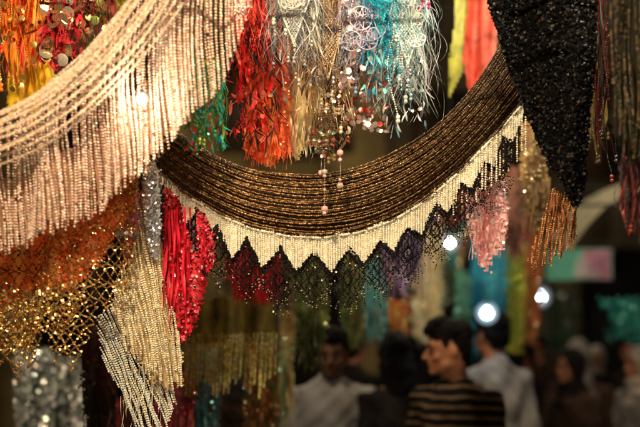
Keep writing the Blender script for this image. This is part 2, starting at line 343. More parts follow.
t=Thing('white_bead_fringe','white glass bead fringe with slanted hem','fringe',ctr(p,2.46))
t.add('bead_strand',*merge(strands(p,2.46,cf2,[(.92,.92,.88),(.75,.84,.84),(.94,.88,.72)],du=3.,dv=2.2,r=1.15,hem=14,sway=1.5,slant=.42),strands(p,2.46,cf2,[(.85,.78,.6)],du=3.6,dv=2.3,r=1.15,off=.012,hem=10,sway=2,slant=.36)),M_bead,True)
t.add('loose_thread',*ribbons(120,162,350,452,30,.5,2.45,[(.85,.8,.66)],wav=4,lenvar=.6,vstart=60),M_fluff,True)
p=[(143,158),(156,160),(159,190),(160,225),(157,262),(150,250),(146,210)]
t=Thing('silver_scarf','narrow silver sequin scarf','scarf',ctr(p,2.4))
t.add('cloth',*cloth(p,2.4,cf2,(.7,.74,.8),1.5,fray=1),M_satin); t.add('sequins',*scatter(p,2.4,cf2,[(.85,.9,.95),(.7,.75,.82),(.9,.88,.8)],300,1.6),M_metal)
p=[(136,150),(147,165),(149,210),(146,245),(141,235),(140,190)]
t=Thing('black_scarf','narrow black beaded scarf','scarf',ctr(p,2.46)); t.add('cloth',*cloth(p,2.46,cf2,(.015,.012,.012),1.5,fray=1),M_satin)
for p,y in (([(163,186),(178,196),(186,222),(192,250),(204,262),(206,282),(198,318),(190,336),(178,346),(168,338),(172,315),(163,290),(166,262),(160,230)],2.44),([(196,208),(206,216),(214,236),(215,262),(207,276),(198,262),(197,235)],2.48)):
    f=mkfold(.02,.16)
    t=Thing('red_sequin_scarf','ragged crimson scarf sewn with red sequins','scarf',ctr(p,y),'red sequin scarves')
    t.add('cloth',*cloth(p,y,f,[(.7,.02,.04),(.5,.01,.02),(.85,.07,.08)],1.5,fray=1.2),M_satin)
    t.add('sequins',*scatter(p,y,f,[(.85,.04,.08),(.7,.02,.05),(.95,.3,.34),(.1,.01,.01)],420,1.8,tilt=1.),M_seq)
    q=np.array(p); t.add('tabs',*ribbons(q[:,0].min()+5,q[:,0].max()-7,q[:,1].min()+20,q[:,1].max()+3,16,2.,y-.01,[(.75,.02,.05),(.6,.01,.03)],wav=3,tab=.7),M_satin,True)
    t.add('black_edge',*line_beads([(q[0][0]-1,q[0][1])]+[(q[k][0]+rng.normal(0,1),q[k][1]) for k in range(len(p)-1,len(p)//2,-1)],y-.02,f,(.015,.01,.01),1.8,1.6,jit=.6),M_lace,True)

# ================================================================= TOP CENTRE HANGINGS
def rag(name,label,u0,u1,v1,y,col,n,w,mat=M_satin,wav=4,tab=.6,fl=0,coins=None,cat='scarf',v0=-35,spread=0,depth=.03,lenvar=.4,hoops=0,strs=7):
    t=Thing(name,label,cat,tuple(W((u0+u1)/2,v0,y)))
    t.add('tabs',*ribbons(u0,u1,v0,v1,n,w,y,col,wav=wav,tab=tab,spread=spread,depth=depth,lenvar=lenvar),mat,True)
    if fl: t.add('fibres',*ribbons(u0,u1,v0,v1+8,fl,.38,y-.015,col,wav=wav*1.8,spread=spread,depth=depth*1.3,lenvar=.7,segs=22),M_fluff,True)
    if strs:
        t.add('bead_strings',*bead_strings(u0,u1,v0,v1+6,strs,y,col),M_bead,True)
    if coins:
        cc,nc,cr_=coins; P=W(rng.uniform(u0,u1,nc),v0+(v1-v0)*rng.uniform(.35,1.05,nc),y); P[:,1]-=.03+rng.uniform(0,.02,nc)
        t.add('coins',*inst(DISC,P,K*y*cr_*rng.uniform(.6,1.1,nc),colvar(cc,nc,.25),rots(nc,.8)),M_metal)
    for q in range(hoops):
        P=W(rng.uniform(u0,u1,1),rng.uniform(-5,v1*.7,1),y); P[:,1]-=.055
        t.add('hoop',*inst(HOOP,P,K*y*rng.uniform(6,12,1),colvar(col,1,.2),rots(1,.6)),M_bead,True)
    return t
def leafy(u0,u1,v0,v1,n,y,col,Ls=10,w=3):
    V=[];F=[];C=[];o=0
    for k in range(n):
        u=rng.uniform(u0,u1); v=rng.uniform(v0,v1); a=rng.normal(0,.5); L=Ls*rng.uniform(.5,1.4); ww=w*rng.uniform(.4,1.2); tw=rng.uniform(0,6)
        T=np.array([0,.25,.5,.8,1]); wd=np.array([.35,.8,1,.8,.1])*ww; P=W(u+L*T*math.sin(a)+rng.normal(0,1)*T*T*3,v+L*T*math.cos(a),y); P[:,1]+=rng.uniform(-.03,.03)
        d=np.stack([np.cos(tw+T)*wd,np.sin(tw+T)*wd,.2*wd*math.sin(tw*3)],1)*K*y
        V.append(np.stack([P-d,P+d],1).reshape(-1,3)); i=np.arange(4)*2+o; F.append(np.stack([i,i+1,i+3,i+2],1)); o+=10; C.append(np.repeat(colvar(col,1,.35),10,0))
    return np.concatenate(V),np.concatenate(F),np.concatenate(C)
def lacetri(t,u,v,w,h,y,col):
    t.add('crochet_panel',*merge(lattice([[(u-w,v),(u+w,v),(u,v+h)]],y,NOF,col,sp=4.5,step=1.5,r=.7,slope=1.5,off=-.05),line_beads([(u-w,v),(u-w/2,v+h/2),(u,v+h)],y,NOF,col,1.6,1.1,off=-.05),line_beads([(u+w,v),(u+w/2,v+h/2),(u,v+h)],y,NOF,col,1.6,1.1,off=-.05),bead_strings(u-w*.7,u+w*.7,v+h*.5,v+h*1.5,5,y,[col] if isinstance(col,tuple) else col,r=.8,wav=1)),M_bead,True)
t=rag('red_rag_scarf','bright red scarf with dangling tassels and black trim',238,272,108,2.42,[(.75,.02,.02),(.88,.06,.04),(.3,.01,.01)],30,3.4,fl=100,wav=7,coins=([(.85,.1,.1),(.85,.55,.3)],14,2.5),strs=8,hoops=2)
t.add('leaf_tabs',*leafy(232,274,5,132,130,2.4,[(.7,.02,.02),(.35,.01,.01),(.85,.12,.08)],13,2.7),M_satin,True)
t.add('black_trim',*leafy(234,278,10,138,160,2.39,[(.012,.01,.01)],15,1.1),M_lace,True)
t=Thing('orange_cloth','vivid orange red cloth hanging in soft folds','cloth',tuple(W(268,-35,2.52))); f=mkfold(.02,.2)
t.add('cloth',*cloth([(246,-35),(290,-35),(292,120),(290,150),(278,162),(268,166),(256,160),(244,150)],2.52,f,[(.95,.22,.04),(.85,.1,.03),(.95,.36,.12)],1.5,fray=1),M_satin); t.add('fringe',*ribbons(246,290,130,170,60,.8,2.51,[(.95,.3,.1),(.85,.14,.05)],wav=2),M_fluff,True)
t.add('sequins',*scatter([(246,60),(290,60),(290,150),(268,162),(246,150)],2.52,f,[(.95,.35,.15),(.9,.15,.1)],300,1.5),M_seq)
p=[(286,-35),(322,-35),(324,120),(318,150),(306,143),(296,160),(288,148)]
t=Thing('cream_cloth','pale cream cloth with olive border','cloth',ctr(p,2.56)); t.add('cloth',*cloth(p,2.56,f,[(.85,.76,.5),(.5,.4,.15),(.85,.42,.2)],1.5,fray=1),M_satin); t.add('fringe',*ribbons(288,322,110,162,40,1.,2.55,[(.85,.75,.52)],wav=2),M_fluff,True)
t=rag('green_feather_tassel','green and teal feather tassel',194,220,144,2.34,[(.02,.38,.14),(.02,.4,.38),(.04,.16,.04),(.4,.45,.06)],26,3,fl=130,wav=6,v0=60,coins=([(.2,.6,.5),(.75,.2,.1),(.8,.8,.7)],22,2.2),strs=10)
t.add('feather_leaves',*leafy(186,224,70,145,150,2.33,[(.02,.4,.16),(.02,.45,.42),(.02,.12,.05),(.5,.06,.03)],9,2.),M_satin,True)
t=rag('grey_feather_scarf','silver grey scarf with long fibres and crochet points',272,316,74,2.38,[(.5,.54,.56),(.2,.24,.27),(.8,.78,.72)],18,1.6,fl=300,wav=10,hoops=4,strs=8)
t.add('leaf_tabs',*leafy(276,320,-5,90,110,2.37,[(.7,.72,.72),(.2,.24,.26),(.06,.14,.2),(.05,.04,.04)],14,1.2),M_fluff,True)
lacetri(t,294,0,18,50,2.38,[(.85,.85,.8),(.5,.52,.52)])
t=rag('beige_feather_scarf','beige tan scarf with tassels and small coins',310,348,136,2.44,[(.62,.4,.22),(.85,.68,.48),(.2,.11,.06)],30,3.,fl=200,wav=9,coins=([(.8,.6,.35),(.9,.8,.65),(.25,.15,.08)],60,2.8),hoops=5,strs=10)
t.add('leaf_tabs',*leafy(304,350,20,142,110,2.42,[(.75,.58,.4),(.35,.2,.1),(.9,.8,.65),(.06,.04,.03)],12,1.7),M_fluff,True)
lacetri(t,328,25,17,60,2.44,[(.85,.7,.5),(.6,.42,.25)])
t=rag('mauve_lace_scarf','pale mauve and silver lace scarf with shell discs',340,374,84,2.4,[(.45,.38,.55),(.75,.7,.8),(.2,.3,.45)],22,2.2,fl=130,wav=8,coins=([(.92,.86,.82),(.9,.55,.55)],60,3.8),hoops=8,strs=7)
t=rag('turquoise_scarf','bright turquoise scarf with long tabs',366,394,78,2.39,[(.01,.55,.75),(.04,.7,.85),(.01,.2,.4)],32,3.2,fl=90,wav=7,hoops=3,strs=7)
t.add('leaf_tabs',*leafy(364,396,5,92,80,2.38,[(.02,.62,.82),(.25,.75,.85),(.01,.15,.3)],11,2.),M_satin,True)
t=rag('silver_tassel_scarf','silver blue tassel scarf with white fringe',388,424,112,2.4,[(.65,.74,.75),(.3,.58,.66),(.9,.9,.86)],22,2.,fl=300,wav=11,coins=([(.9,.88,.8),(.6,.8,.8)],34,2.4),hoops=4,strs=9)
t.add('leaf_tabs',*leafy(384,426,10,125,90,2.39,[(.65,.75,.75),(.85,.85,.8),(.1,.25,.3),(.04,.04,.05)],13,1.3),M_fluff,True)
lacetri(t,406,25,16,45,2.4,[(.85,.9,.9),(.4,.7,.75)])
t=rag('coin_scarf','scarf trimmed with pearly shell coins and red beads',345,388,128,2.5,[(.7,.1,.06),(.55,.38,.25),(.15,.17,.2)],36,2.2,fl=120,wav=8,coins=([(.95,.9,.86),(.85,.62,.58),(.85,.1,.08),(.8,.7,.45)],150,3.4),strs=9)
t=rag('dark_tassel','dark tassel with green sequins',312,334,160,2.4,[(.12,.06,.03),(.2,.13,.05)],18,2.,fl=90,v0=110,coins=([(.3,.55,.3),(.85,.75,.55),(.8,.2,.2)],34,2.6),cat='tassel')
t=rag('magenta_sequin_string','string of magenta sequins',414,426,14,2.4,[(.5,.03,.25)],6,1.5,coins=([(.9,.1,.5),(.6,.05,.5),(.3,.5,.85)],26,2.2),strs=4)
t=rag('dark_string_fringe','fringe of fine dark brown strings',280,420,60,2.62,[(.12,.07,.04),(.06,.04,.03),(.25,.17,.1)],80,3,fl=120,wav=5)
t=rag('maroon_coin_scarf','maroon beaded scarf with big brass coins',48,74,62,2.5,[(.4,.01,.02),(.2,.01,.01),(.6,.03,.03)],40,4,fl=60,coins=([(.85,.6,.35),(.9,.75,.55),(.7,.4,.2)],30,6))
t.add('leaf_tabs',*leafy(40,84,0,60,80,2.48,[(.4,.01,.02),(.6,.03,.03)],10,2.5),M_satin,True)
t=rag('brass_coin_string','strings of brass coins and dark beads',74,112,44,2.55,[(.15,.04,.02),(.35,.04,.03)],40,3,fl=60,coins=([(.9,.65,.4),(.65,.45,.22),(.4,.5,.15)],46,4.5))
t=rag('orange_tassel_scarf','orange and scarlet tassel scarf',4,44,88,2.6,[(.9,.22,.02),(.7,.05,.02),(.85,.45,.05)],46,4,fl=80,coins=([(.85,.55,.15)],20,4))
t=Thing('yellow_cloth','saffron yellow folded cloth','cloth',tuple(W(30,40,2.7))); t.add('cloth',*cloth([(10,40),(52,60),(56,88),(40,104),(30,128),(20,112),(8,118)],2.7,mkfold(.02,.2),[(.95,.68,.03),(.9,.48,.02)],2,fray=1),M_satin)
t=rag('green_bead_string','olive green bead strings',88,128,18,2.7,[(.45,.6,.05),(.35,.15,.03),(.6,.3,.05)],40,3,coins=([(.4,.6,.1),(.75,.55,.1)],40,4))
t=rag('dark_scarf','dark brown patterned scarf',-20,140,60,3.0,[(.1,.03,.02),(.06,.03,.03),(.15,.07,.02)],110,7,tab=.2)

# ================================================================= RIGHT: black sequin scarf
Y=2.3
p=[(486,-35),(600,-35),(597,20),(596,60),(588,112),(585,165),(584,186),(577,206),(570,208),(562,192),(550,172),(540,140),(526,106),(514,72),(502,42),(490,8)]
f=mkfold(.03,.06)
t=Thing('black_sequin_scarf','large black sequined scarf tapering to a point','scarf',ctr(p,Y))
t.add('cloth',*cloth(p,Y,f,(.003,.002,.003),1.5,fray=.8),M_lace)
t.add('sequins',*scatter(p,Y,f,[(.003,.003,.003)]*14+[(.03,.02,.015)],5200,1.5,tilt=.6),M_seqd)
p=[(553,186),(566,196),(576,206),(577,238),(560,258),(546,266),(531,272),(528,262),(538,236),(546,210)]
t=Thing('copper_bead_fringe','copper brown bead fringe','fringe',ctr(p,2.36))
t.add('bead_strand',*merge(strands(p,2.36,mkfold(.02,.15),[(.5,.2,.06),(.35,.13,.04),(.65,.35,.14)],du=2.8,dv=2.1,r=1.05,hem=8,sway=2.5,slant=-.15),strands(p,2.38,mkfold(.02,.15),[(.25,.08,.025)],du=3.4,dv=2.2,r=1.2,hem=8,sway=2,slant=-.15)),M_bead,True)
t.add('tassel_thread',*ribbons(548,572,192,262,26,.8,2.37,[(.4,.15,.05)],wav=3,spread=.6),M_fluff,True)
p=[(606,-30),(660,-30),(660,150),(640,158),(622,150),(612,120),(608,60)]
t=Thing('olive_bead_curtain','dark olive glass bead curtain','curtain',ctr(p,2.0)); 
t.add('bead_strand',*strands(p,2.0,mkfold(.02,.1),[(.03,.025,.01),(.1,.07,.03),(.015,.015,.01),(.05,.03,.01)],du=4,dv=3,r=1.6,hem=14,sway=3),M_bead,True)
t.add('cloth',*cloth(p,2.0,mkfold(.02,.1),(.012,.01,.005),2.5,off=.02,fray=2),M_cloth)
t=rag('dark_red_tassel','dark red and black tassel',622,650,238,2.1,[(.2,.02,.02),(.02,.01,.01),(.04,.01,.01),(.03,.01,.01)],40,3,fl=60,v0=150,cat='tassel')
t=rag('black_tassel','black bead tassel with red tips',598,610,165,2.45,[(.02,.02,.02),(.25,.03,.02),(.05,.04,.02)],26,2.5,fl=30,cat='tassel')
t=rag('golden_tassel','dull golden bead tassel',586,602,150,2.9,[(.3,.2,.05),(.1,.07,.03)],20,3,v0=60,cat='tassel')
BG=[
 ([(470,-35),(500,-35),(498,40),(488,86),(468,90),(462,60),(468,10)],3.2,[(.85,.2,.13),(.7,.08,.05),(.9,.38,.28)],'coral_cloth','coral red hanging cloth'),
 ([(456,-35),(474,-35),(472,20),(464,70),(450,96),(450,60),(456,20)],3.3,[(.5,.52,.08),(.36,.4,.05)],'lime_cloth','lime green hanging cloth'),
 ([(466,172),(480,165),(496,170),(506,185),(509,215),(502,245),(492,262),(488,272),(478,262),(470,240),(463,210)],2.62,[(.98,.42,.46),(.96,.5,.52),(.98,.62,.62)],'pink_scarf','pale pink lace scarf ending in a point'),
 ([(524,118),(545,150),(552,180),(548,225),(538,236),(528,215),(522,175)],3.0,[(.5,.34,.15),(.3,.18,.07),(.6,.45,.24)],'gold_scarf','honey gold scarf hanging by the swag'),
 ([(378,178),(420,165),(432,200),(420,262),(404,300),(392,272),(382,240)],3.6,[(.4,.28,.55),(.5,.42,.65),(.22,.12,.3)],'violet_scarf','violet grey scarf with fringe'),
 ([(470,200),(508,200),(507,300),(506,352),(490,362),(474,350),(472,300)],5.5,[(.03,.4,.7),(.1,.6,.85),(.02,.22,.45)],'blue_cloth','sky blue hanging cloth'),
 ([(412,225),(440,225),(442,300),(436,336),(424,345),(412,330)],5.0,[(.75,.6,.32),(.85,.75,.5)],'gold_lace_scarf','pale gold lace scarf'),
 ([(508,200),(522,205),(524,300),(520,352),(508,350)],5.6,[(.2,.35,.06),(.55,.5,.07)],'green_scarf','green and yellow scarf'),
 ([(524,200),(540,205),(540,300),(534,345),(524,340)],5.8,[(.7,.3,.08),(.5,.12,.04),(.15,.1,.05)],'rust_scarf','rust orange scarf by the lane'),
 ([(455,270),(470,270),(472,330),(464,345),(454,330)],5.4,[(.2,.5,.42),(.12,.35,.22)],'aqua_scarf','soft aqua scarf with loose fringe'),
 ([(364,260),(386,255),(388,320),(378,342),(366,330)],4.2,[(.1,.42,.48),(.3,.48,.44)],'teal_scarf','dull teal scarf with fringe'),
 ([(340,240),(366,240),(370,310),(356,350),(342,330)],4.4,[(.1,.2,.08),(.3,.3,.1),(.1,.08,.05)],'moss_scarf','moss green scarf with fringe'),
 ([(388,300),(410,300),(408,345),(398,352),(388,340)],4.8,[(.6,.12,.06),(.7,.45,.1)],'brick_tassel_scarf','brick and yellow tassel scarf'),
 ([(232,225),(284,232),(282,285),(268,305),(252,296),(240,300),(226,270)],2.9,[(.75,.02,.04),(.5,.01,.02),(.15,.02,.02)],'crimson_scarf','crimson scarf with dark border'),
 ([(290,240),(330,240),(328,330),(312,372),(298,350)],3.4,[(.08,.12,.04),(.2,.22,.06),(.04,.05,.03)],'dark_green_scarf','dark green beaded scarf'),
 ([(245,345),(276,345),(280,430),(262,450),(244,430)],3.5,[(.4,.05,.03),(.1,.12,.04),(.55,.25,.08)],'brick_scarf','brick red and olive scarf'),
 ([(150,368),(182,360),(196,385),(190,440),(170,450),(154,430)],3.1,[(.5,.03,.06),(.1,.02,.03),(.6,.15,.15)],'wine_scarf','wine red scarf with fringe'),
 ([(194,352),(218,350),(220,400),(216,450),(198,450)],3.3,[(.04,.25,.32),(.1,.06,.03),(.2,.55,.62)],'peacock_scarf','peacock blue and brown scarf'),
 ([(82,322),(112,326),(118,390),(116,450),(90,450),(84,380)],2.9,[(.02,.015,.01),(.08,.02,.02),(.05,.05,.03)],'black_brown_scarf','black and brown scarf'),
 ([(218,225),(300,236),(300,310),(218,310)],3.8,[(.05,.03,.02),(.15,.1,.04),(.03,.05,.03)],'brown_drape','dark brown drape behind the lace'),
 ([(600,300),(660,296),(660,342),(636,344),(616,336)],5.5,[(.02,.22,.2),(.01,.13,.12)],'teal_cloth','teal cloth hanging over a stall edge'),
 ([(440,150),(468,130),(476,175),(470,215),(452,232),(440,200)],4.5,[(.3,.12,.05),(.4,.08,.06),(.1,.06,.04)],'russet_scarf','russet brown scarf with sequins'),
 ([(505,170),(524,165),(526,230),(516,262),(506,240)],4.2,[(.25,.09,.07),(.45,.22,.14),(.08,.04,.04)],'dusty_red_scarf','dusty red scarf with fringe'),
 ([(426,232),(446,225),(462,262),(456,300),(440,306),(428,280)],6.8,[(.25,.35,.2),(.1,.15,.1),(.6,.6,.4)],'sage_scarf','sage green scarf under a bulb'),
 ([(545,290),(575,290),(577,352),(546,352)],9.5,[(.04,.1,.05),(.08,.06,.03)],'dark_stall_cloth','dark green cloth on a far stall'),
 ([(110,395),(150,400),(152,452),(108,452)],3.4,[(.05,.02,.02),(.1,.05,.03),(.3,.03,.04)],'dark_red_shawl','dark red and black shawl'),
 ([(276,300),(296,310),(292,380),(284,430),(274,400)],3.9,[(.4,.15,.05),(.7,.6,.25),(.1,.25,.15)],'patterned_scarf','orange and green patterned scarf'),
]
for p,y,c,nm,lb in BG:
    f=mkfold(.02*y/2.5,.2)
    t=Thing(nm,lb,'scarf' if 'scarf' in nm or 'shawl' in nm else 'cloth',ctr(p,y)); st=2. if y<4 else 3.
    plain=nm in('coral_cloth','lime_cloth')
    t.add('cloth',*cloth(p,y,f,c,st,fray=.2 if plain else 1.6),M_satin,plain)
    if plain: continue
    t.add('sequins',*scatter(p,y,f,[tuple(np.minimum(np.array(q)*1.6+.03,1)) for q in c],int(80+len(p)*14),1.6,tilt=1.),M_seq)
    q=np.array(p); h=np.ptp(q[:,1]); i_=6 if nm=='pink_scarf' else 3
    t.add('fringe',*ribbons(q[:,0].min()+i_,q[:,0].max()-i_,q[:,1].min()+h*.5,q[:,1].max()+(-8 if nm=='pink_scarf' else 4),26,1.2,y-.01,c,wav=2,lenvar=.3),M_fluff,True)
pal=[('crimson',(.65,.03,.04)),('orange',(.8,.28,.05)),('leaf green',(.12,.35,.1)),('gold',(.7,.48,.12)),('white',(.75,.72,.62)),('rose pink',(.7,.25,.35)),('turquoise',(.05,.42,.46)),('black',(.01,.01,.01)),('dark brown',(.06,.03,.015)),('violet',(.25,.1,.35)),('black',(.02,.01,.01))]
r2=random.Random(11)
for y,z,xs in ((6.4,2.72,np.arange(-1.7,1.35,.15)),(7.8,2.85,np.arange(-1.0,1.7,.17))):
    for x in xs:
        nm,c=r2.choice(pal); c2=r2.choice(pal)[1]; w=r2.uniform(.04,.085); h=r2.uniform(.35,.95)
        x=x+r2.uniform(-.05,.05); yy=y+r2.uniform(-.1,.1)
        t=Thing('hanging_scarf',nm+' scarf hanging from a far stall rail','scarf',(x,yy,z),'scarves on the far stalls')
        nu,nv=7,12; A,B=np.meshgrid(np.linspace(-1,1,nu),np.linspace(0,1,nv)); ph=r2.uniform(0,6)
        wd=w*(.5+.5*np.sin(B*2.6+.5)+.12*np.sin(B*9+ph)); P=np.stack([x+A*wd+.02*np.sin(B*5+ph),yy+.025*np.sin(A*5+ph+B),z-h*B*(1-.3*np.abs(A))],-1).reshape(-1,3)
        C=np.array([c if math.sin(a*3+b*9+ph)>-.1 else c2 for a,b in zip(A.ravel(),B.ravel())])
        F=[(j*nu+i,j*nu+i+1,(j+1)*nu+i+1,(j+1)*nu+i) for j in range(nv-1) for i in range(nu-1)]
        t.add('cloth',P,F,C,M_satin,True)
        n=30; Pq=np.stack([x+rng.uniform(-w,w,n)*.8,np.full(n,yy-.03),z-h*rng.uniform(.1,1,n)],1); t.add('sequins',*inst(DISC,Pq,rng.uniform(.006,.014,n),colvar([c,c2,(.9,.8,.5)],n,.2),rots(n,1.2)),M_metal)
p=[(184,300),(276,296),(276,338),(184,345)]
t=Thing('yellow_fringed_shawl','olive gold shawl with long bead fringe','shawl',ctr(p,3.1)); f=mkfold(.02,.15)
t.add('band',*cloth(p,3.1,f,[(.06,.045,.015),(.2,.15,.03),(.1,.08,.02)],2,fray=.8),M_satin)
p2=[(182,335),(278,330),(276,372),(262,398),(240,380),(222,400),(205,382),(186,402)]
t.add('fringe',*strands(p2,3.1,f,[(.8,.66,.18),(.6,.5,.1),(.92,.84,.42)],du=2.6,dv=2.1,r=1.25,hem=14,coh=2),M_bead,True)
for (u0,u1,v0,v1,y,c) in ((18,52,350,460,4.2,[(.8,.85,.85),(.2,.26,.26),(.95,.97,.97)]),(56,92,356,460,4.4,[(.35,.5,.44),(.9,.95,.92),(.08,.12,.1)])):
    t=Thing('glass_bead_curtain','silvery sea green glass bead curtain','curtain',tuple(W((u0+u1)/2,v0,y)),'glass bead curtains')
    pp=[(u0,v0),(u1,v0-4),(u1+2,v1),(u0-2,v1)]; f=mkfold(.04,.15)
    t.add('bead_strand',*strands(pp,y,f,c,du=5,dv=5,r=2.4,hem=6,sway=4,skip=.2,var=.4),M_bead,True)
    t.add('sequins',*scatter(pp,y,f,[(.9,.95,.95),(.5,.6,.58),(.95,.95,.9)],420,2.2,off=-.03,tilt=1.3),M_metal)
    t.add('cloth',*cloth(pp,y,f,[(.06,.08,.07),(.02,.03,.03)],4,off=.05),M_cloth)

# ================================================================= STRUCTURE
def box(V,F,x0,x1,y0,y1,z0,z1):
    o=len(V); V+= [(x0,y0,z0),(x1,y0,z0),(x1,y1,z0),(x0,y1,z0),(x0,y0,z1),(x1,y0,z1),(x1,y1,z1),(x0,y1,z1)]
    F+= [(o,o+3,o+2,o+1),(o+4,o+5,o+6,o+7),(o,o+1,o+5,o+4),(o+1,o+2,o+6,o+5),(o+2,o+3,o+7,o+6),(o+3,o,o+4,o+7)]
def tube(V,F,p0,p1,r0,r1=None,n=10):
    r1=r1 or r0; p0=Vector(p0);p1=Vector(p1); d=(p1-p0).normalized(); a=d.orthogonal().normalized(); b=d.cross(a); o=len(V)
    for p,r in ((p0,r0),(p1,r1)):
        for i in range(n):
            an=2*math.pi*i/n; V.append(tuple(p+a*r*math.cos(an)+b*r*math.sin(an)))
    for i in range(n): F.append((o+i,o+(i+1)%n,o+n+(i+1)%n,o+n+i))
M_plaster=mat_plain('plaster_ochre',(.3,.22,.09),.85,0,1.2,.6,.4)
M_plaster2=mat_plain('plaster_grey',(.14,.11,.07),.85,0,1.5,.5,.4)
M_wood=mat_plain('wood_dark',(.07,.04,.02),.6,0,14,.4,.2)
M_iron=mat_plain('iron_dark',(.03,.025,.02),.5,.3,20,.3,.1)
M_pave=mat_plain('paving_stone',(.16,.14,.12),.7,0,2.5,.3,.3)
M_dark=mat_plain('opening_dark',(.012,.01,.01),.8,0,3,.3,0)
me=mesh_np('ground',[(-150,-30,0),(150,-30,0),(150,400,0),(-150,400,0)],[(0,1,2,3)],None,M_pave); o=bpy.data.objects.new('ground',me); COL.objects.link(o); o['kind']='structure'; o['label']='worn stone paving of the market lane'
def building(x0,x1,y,h,m,nb,lab):
    t=Thing('market_building',lab,'building',((x0+x1)/2,y,0)); V=[];F=[]
    w=(x1-x0)/nb
    for i in range(nb):
        a=x0+i*w; pier=w*.16; ah=2.5
        box(V,F,a,a+pier,y,y+1,0,ah+ .9); box(V,F,a+w-pier,a+w,y,y+1,0,ah+.9)
        cx=a+w/2; R=w/2-pier; n=14
        for k in range(n):
            a0=math.pi*k/n; a1=math.pi*(k+1)/n; o=len(V)
            xa=cx+R*math.cos(a0); xb=cx+R*math.cos(a1); za=ah+ .9*math.sin(a0)*.95; zb=ah+.9*math.sin(a1)*.95
            V+=[(xa,y,za),(xb,y,zb),(xb,y,ah+.9),(xa,y,ah+.9),(xa,y+1,za),(xb,y+1,zb)]; F+=[(o,o+3,o+2,o+1),(o,o+1,o+5,o+4)]
        z0=ah+.9; wx0=cx-.5; wx1=cx+.5; wz0=z0+1.1; wz1=z0+2.7
        box(V,F,a,wx0,y,y+1,z0+.002,h); box(V,F,wx1,a+w,y,y+1,z0+.002,h); box(V,F,wx0,wx1,y,y+1,z0+.002,wz0); box(V,F,wx0,wx1,y,y+1,wz1,h)
        for s in (-1,1):
            q=[];g=[]; box(q,g,cx+s*.78-.24,cx+s*.78+.24,y-.06,y-.005,wz0,wz1); t.add('shutter',q,g,None,M_wood)
        q=[];g=[]; box(q,g,wx0-.1,wx1+.1,y-.12,y-.008,wz0-.1,wz0-.01); t.add('sill',q,g,None,M_wood)
        q=[];g=[]; box(q,g,wx0,wx1,y+.25,y+.3,wz0,wz1); t.add('window',q,g,None,M_dark)
        q=[];g=[]; box(q,g,a+pier,a+w-pier,y+.9,y+.98,0,ah+.85); t.add('doorway',q,g,None,M_dark)
    box(V,F,x0-.1,x1+.1,y-.15,y+1.05,h+.001,h+.35)
    t.add('wall',V,F,None,m)
building(-14,1.0,13.5,8.5,M_plaster,5,'ochre plaster market building with arches and shuttered windows')
building(1.1,16,15.5,9.5,M_plaster2,5,'grey plaster market building with arches and shuttered windows')
n=24; V=[];F=[]
top=catmull([(700,160),(640,178),(600,192),(575,212),(556,240)],n); bot=catmull([(700,176),(640,192),(604,206),(582,226),(562,252)],n)
for c,yy in ((top,6.6),(top,6.2),(bot,6.0)):
    V+= [tuple(q) for q in W(c[:,0],c[:,1],6.2)+np.array([0,yy-6.2,0])]
for r in range(2): F+=[(r*n+i,r*n+i+1,(r+1)*n+i+1,(r+1)*n+i) for i in range(n-1)]
t=Thing('awning','pale canvas stall awning sagging in a curve','awning',tuple(W(640,165,6.2))); t.add('canvas',V,F,np.array([.45,.41,.28]),M_cloth,True)
t=Thing('banner_sign','green and pink shop banner with pale figure','sign',tuple(W(580,248,7.5)))
def quad(u0,v0,u1,v1,y): return W(np.array([u0,u1,u1,u0]),np.array([v0,v0,v1,v1]),y)
t.add('board',quad(546,249,612,280,7.5),[(0,1,2,3)],np.array([.22,.75,.55]),M_satin)
t.add('pink_panel',quad(583,250,611,279,7.49),[(0,1,2,3)],np.array([.9,.4,.55]),M_satin)
v=[(574,278),(576,262),(582,254),(588,262),(590,270),(598,272),(598,278)]
t.add('pale_figure',W(np.array([a for a,_ in v]),np.array([b for _,b in v]),7.48),[tuple(range(len(v)))],np.array([.9,.8,.8]),M_satin)
def rail(x0,x1,y,z,lab,r=.006):
    t=Thing('stall_frame',lab,'stall frame',((x0+x1)/2,y,0),'iron stall frames'); V=[];F=[]; tube(V,F,(x0,y,z),(x1,y,z),r); t.add('crossbar',V,F,None,M_iron,True)
    for x in (x0,x1):
        V=[];F=[]; tube(V,F,(x,y,0),(x,y,z),.022); t.add('post',V,F,None,M_iron,True)
for y in (2.0,2.15,2.3,2.42,2.55,2.7,3.0,3.25): rail(-1.6-.1*y,1.6+.1*y,y,EYE+(HV+33)*K*y,'dark iron stall frame with hanging crossbar')
rail(-2.9,-.19,3.6,EYE+(HV-236)*K*3.6,'low iron rail holding scarves',.01); rail(-3.4,3.6,5.55,EYE+(HV-205)*K*5.55,'iron rail holding long scarves',.01)
rail(-4.3,4.3,6.42,2.74,'far iron rail with a row of scarves'); rail(-5,5,7.82,2.87,'far iron rail with a row of scarves')
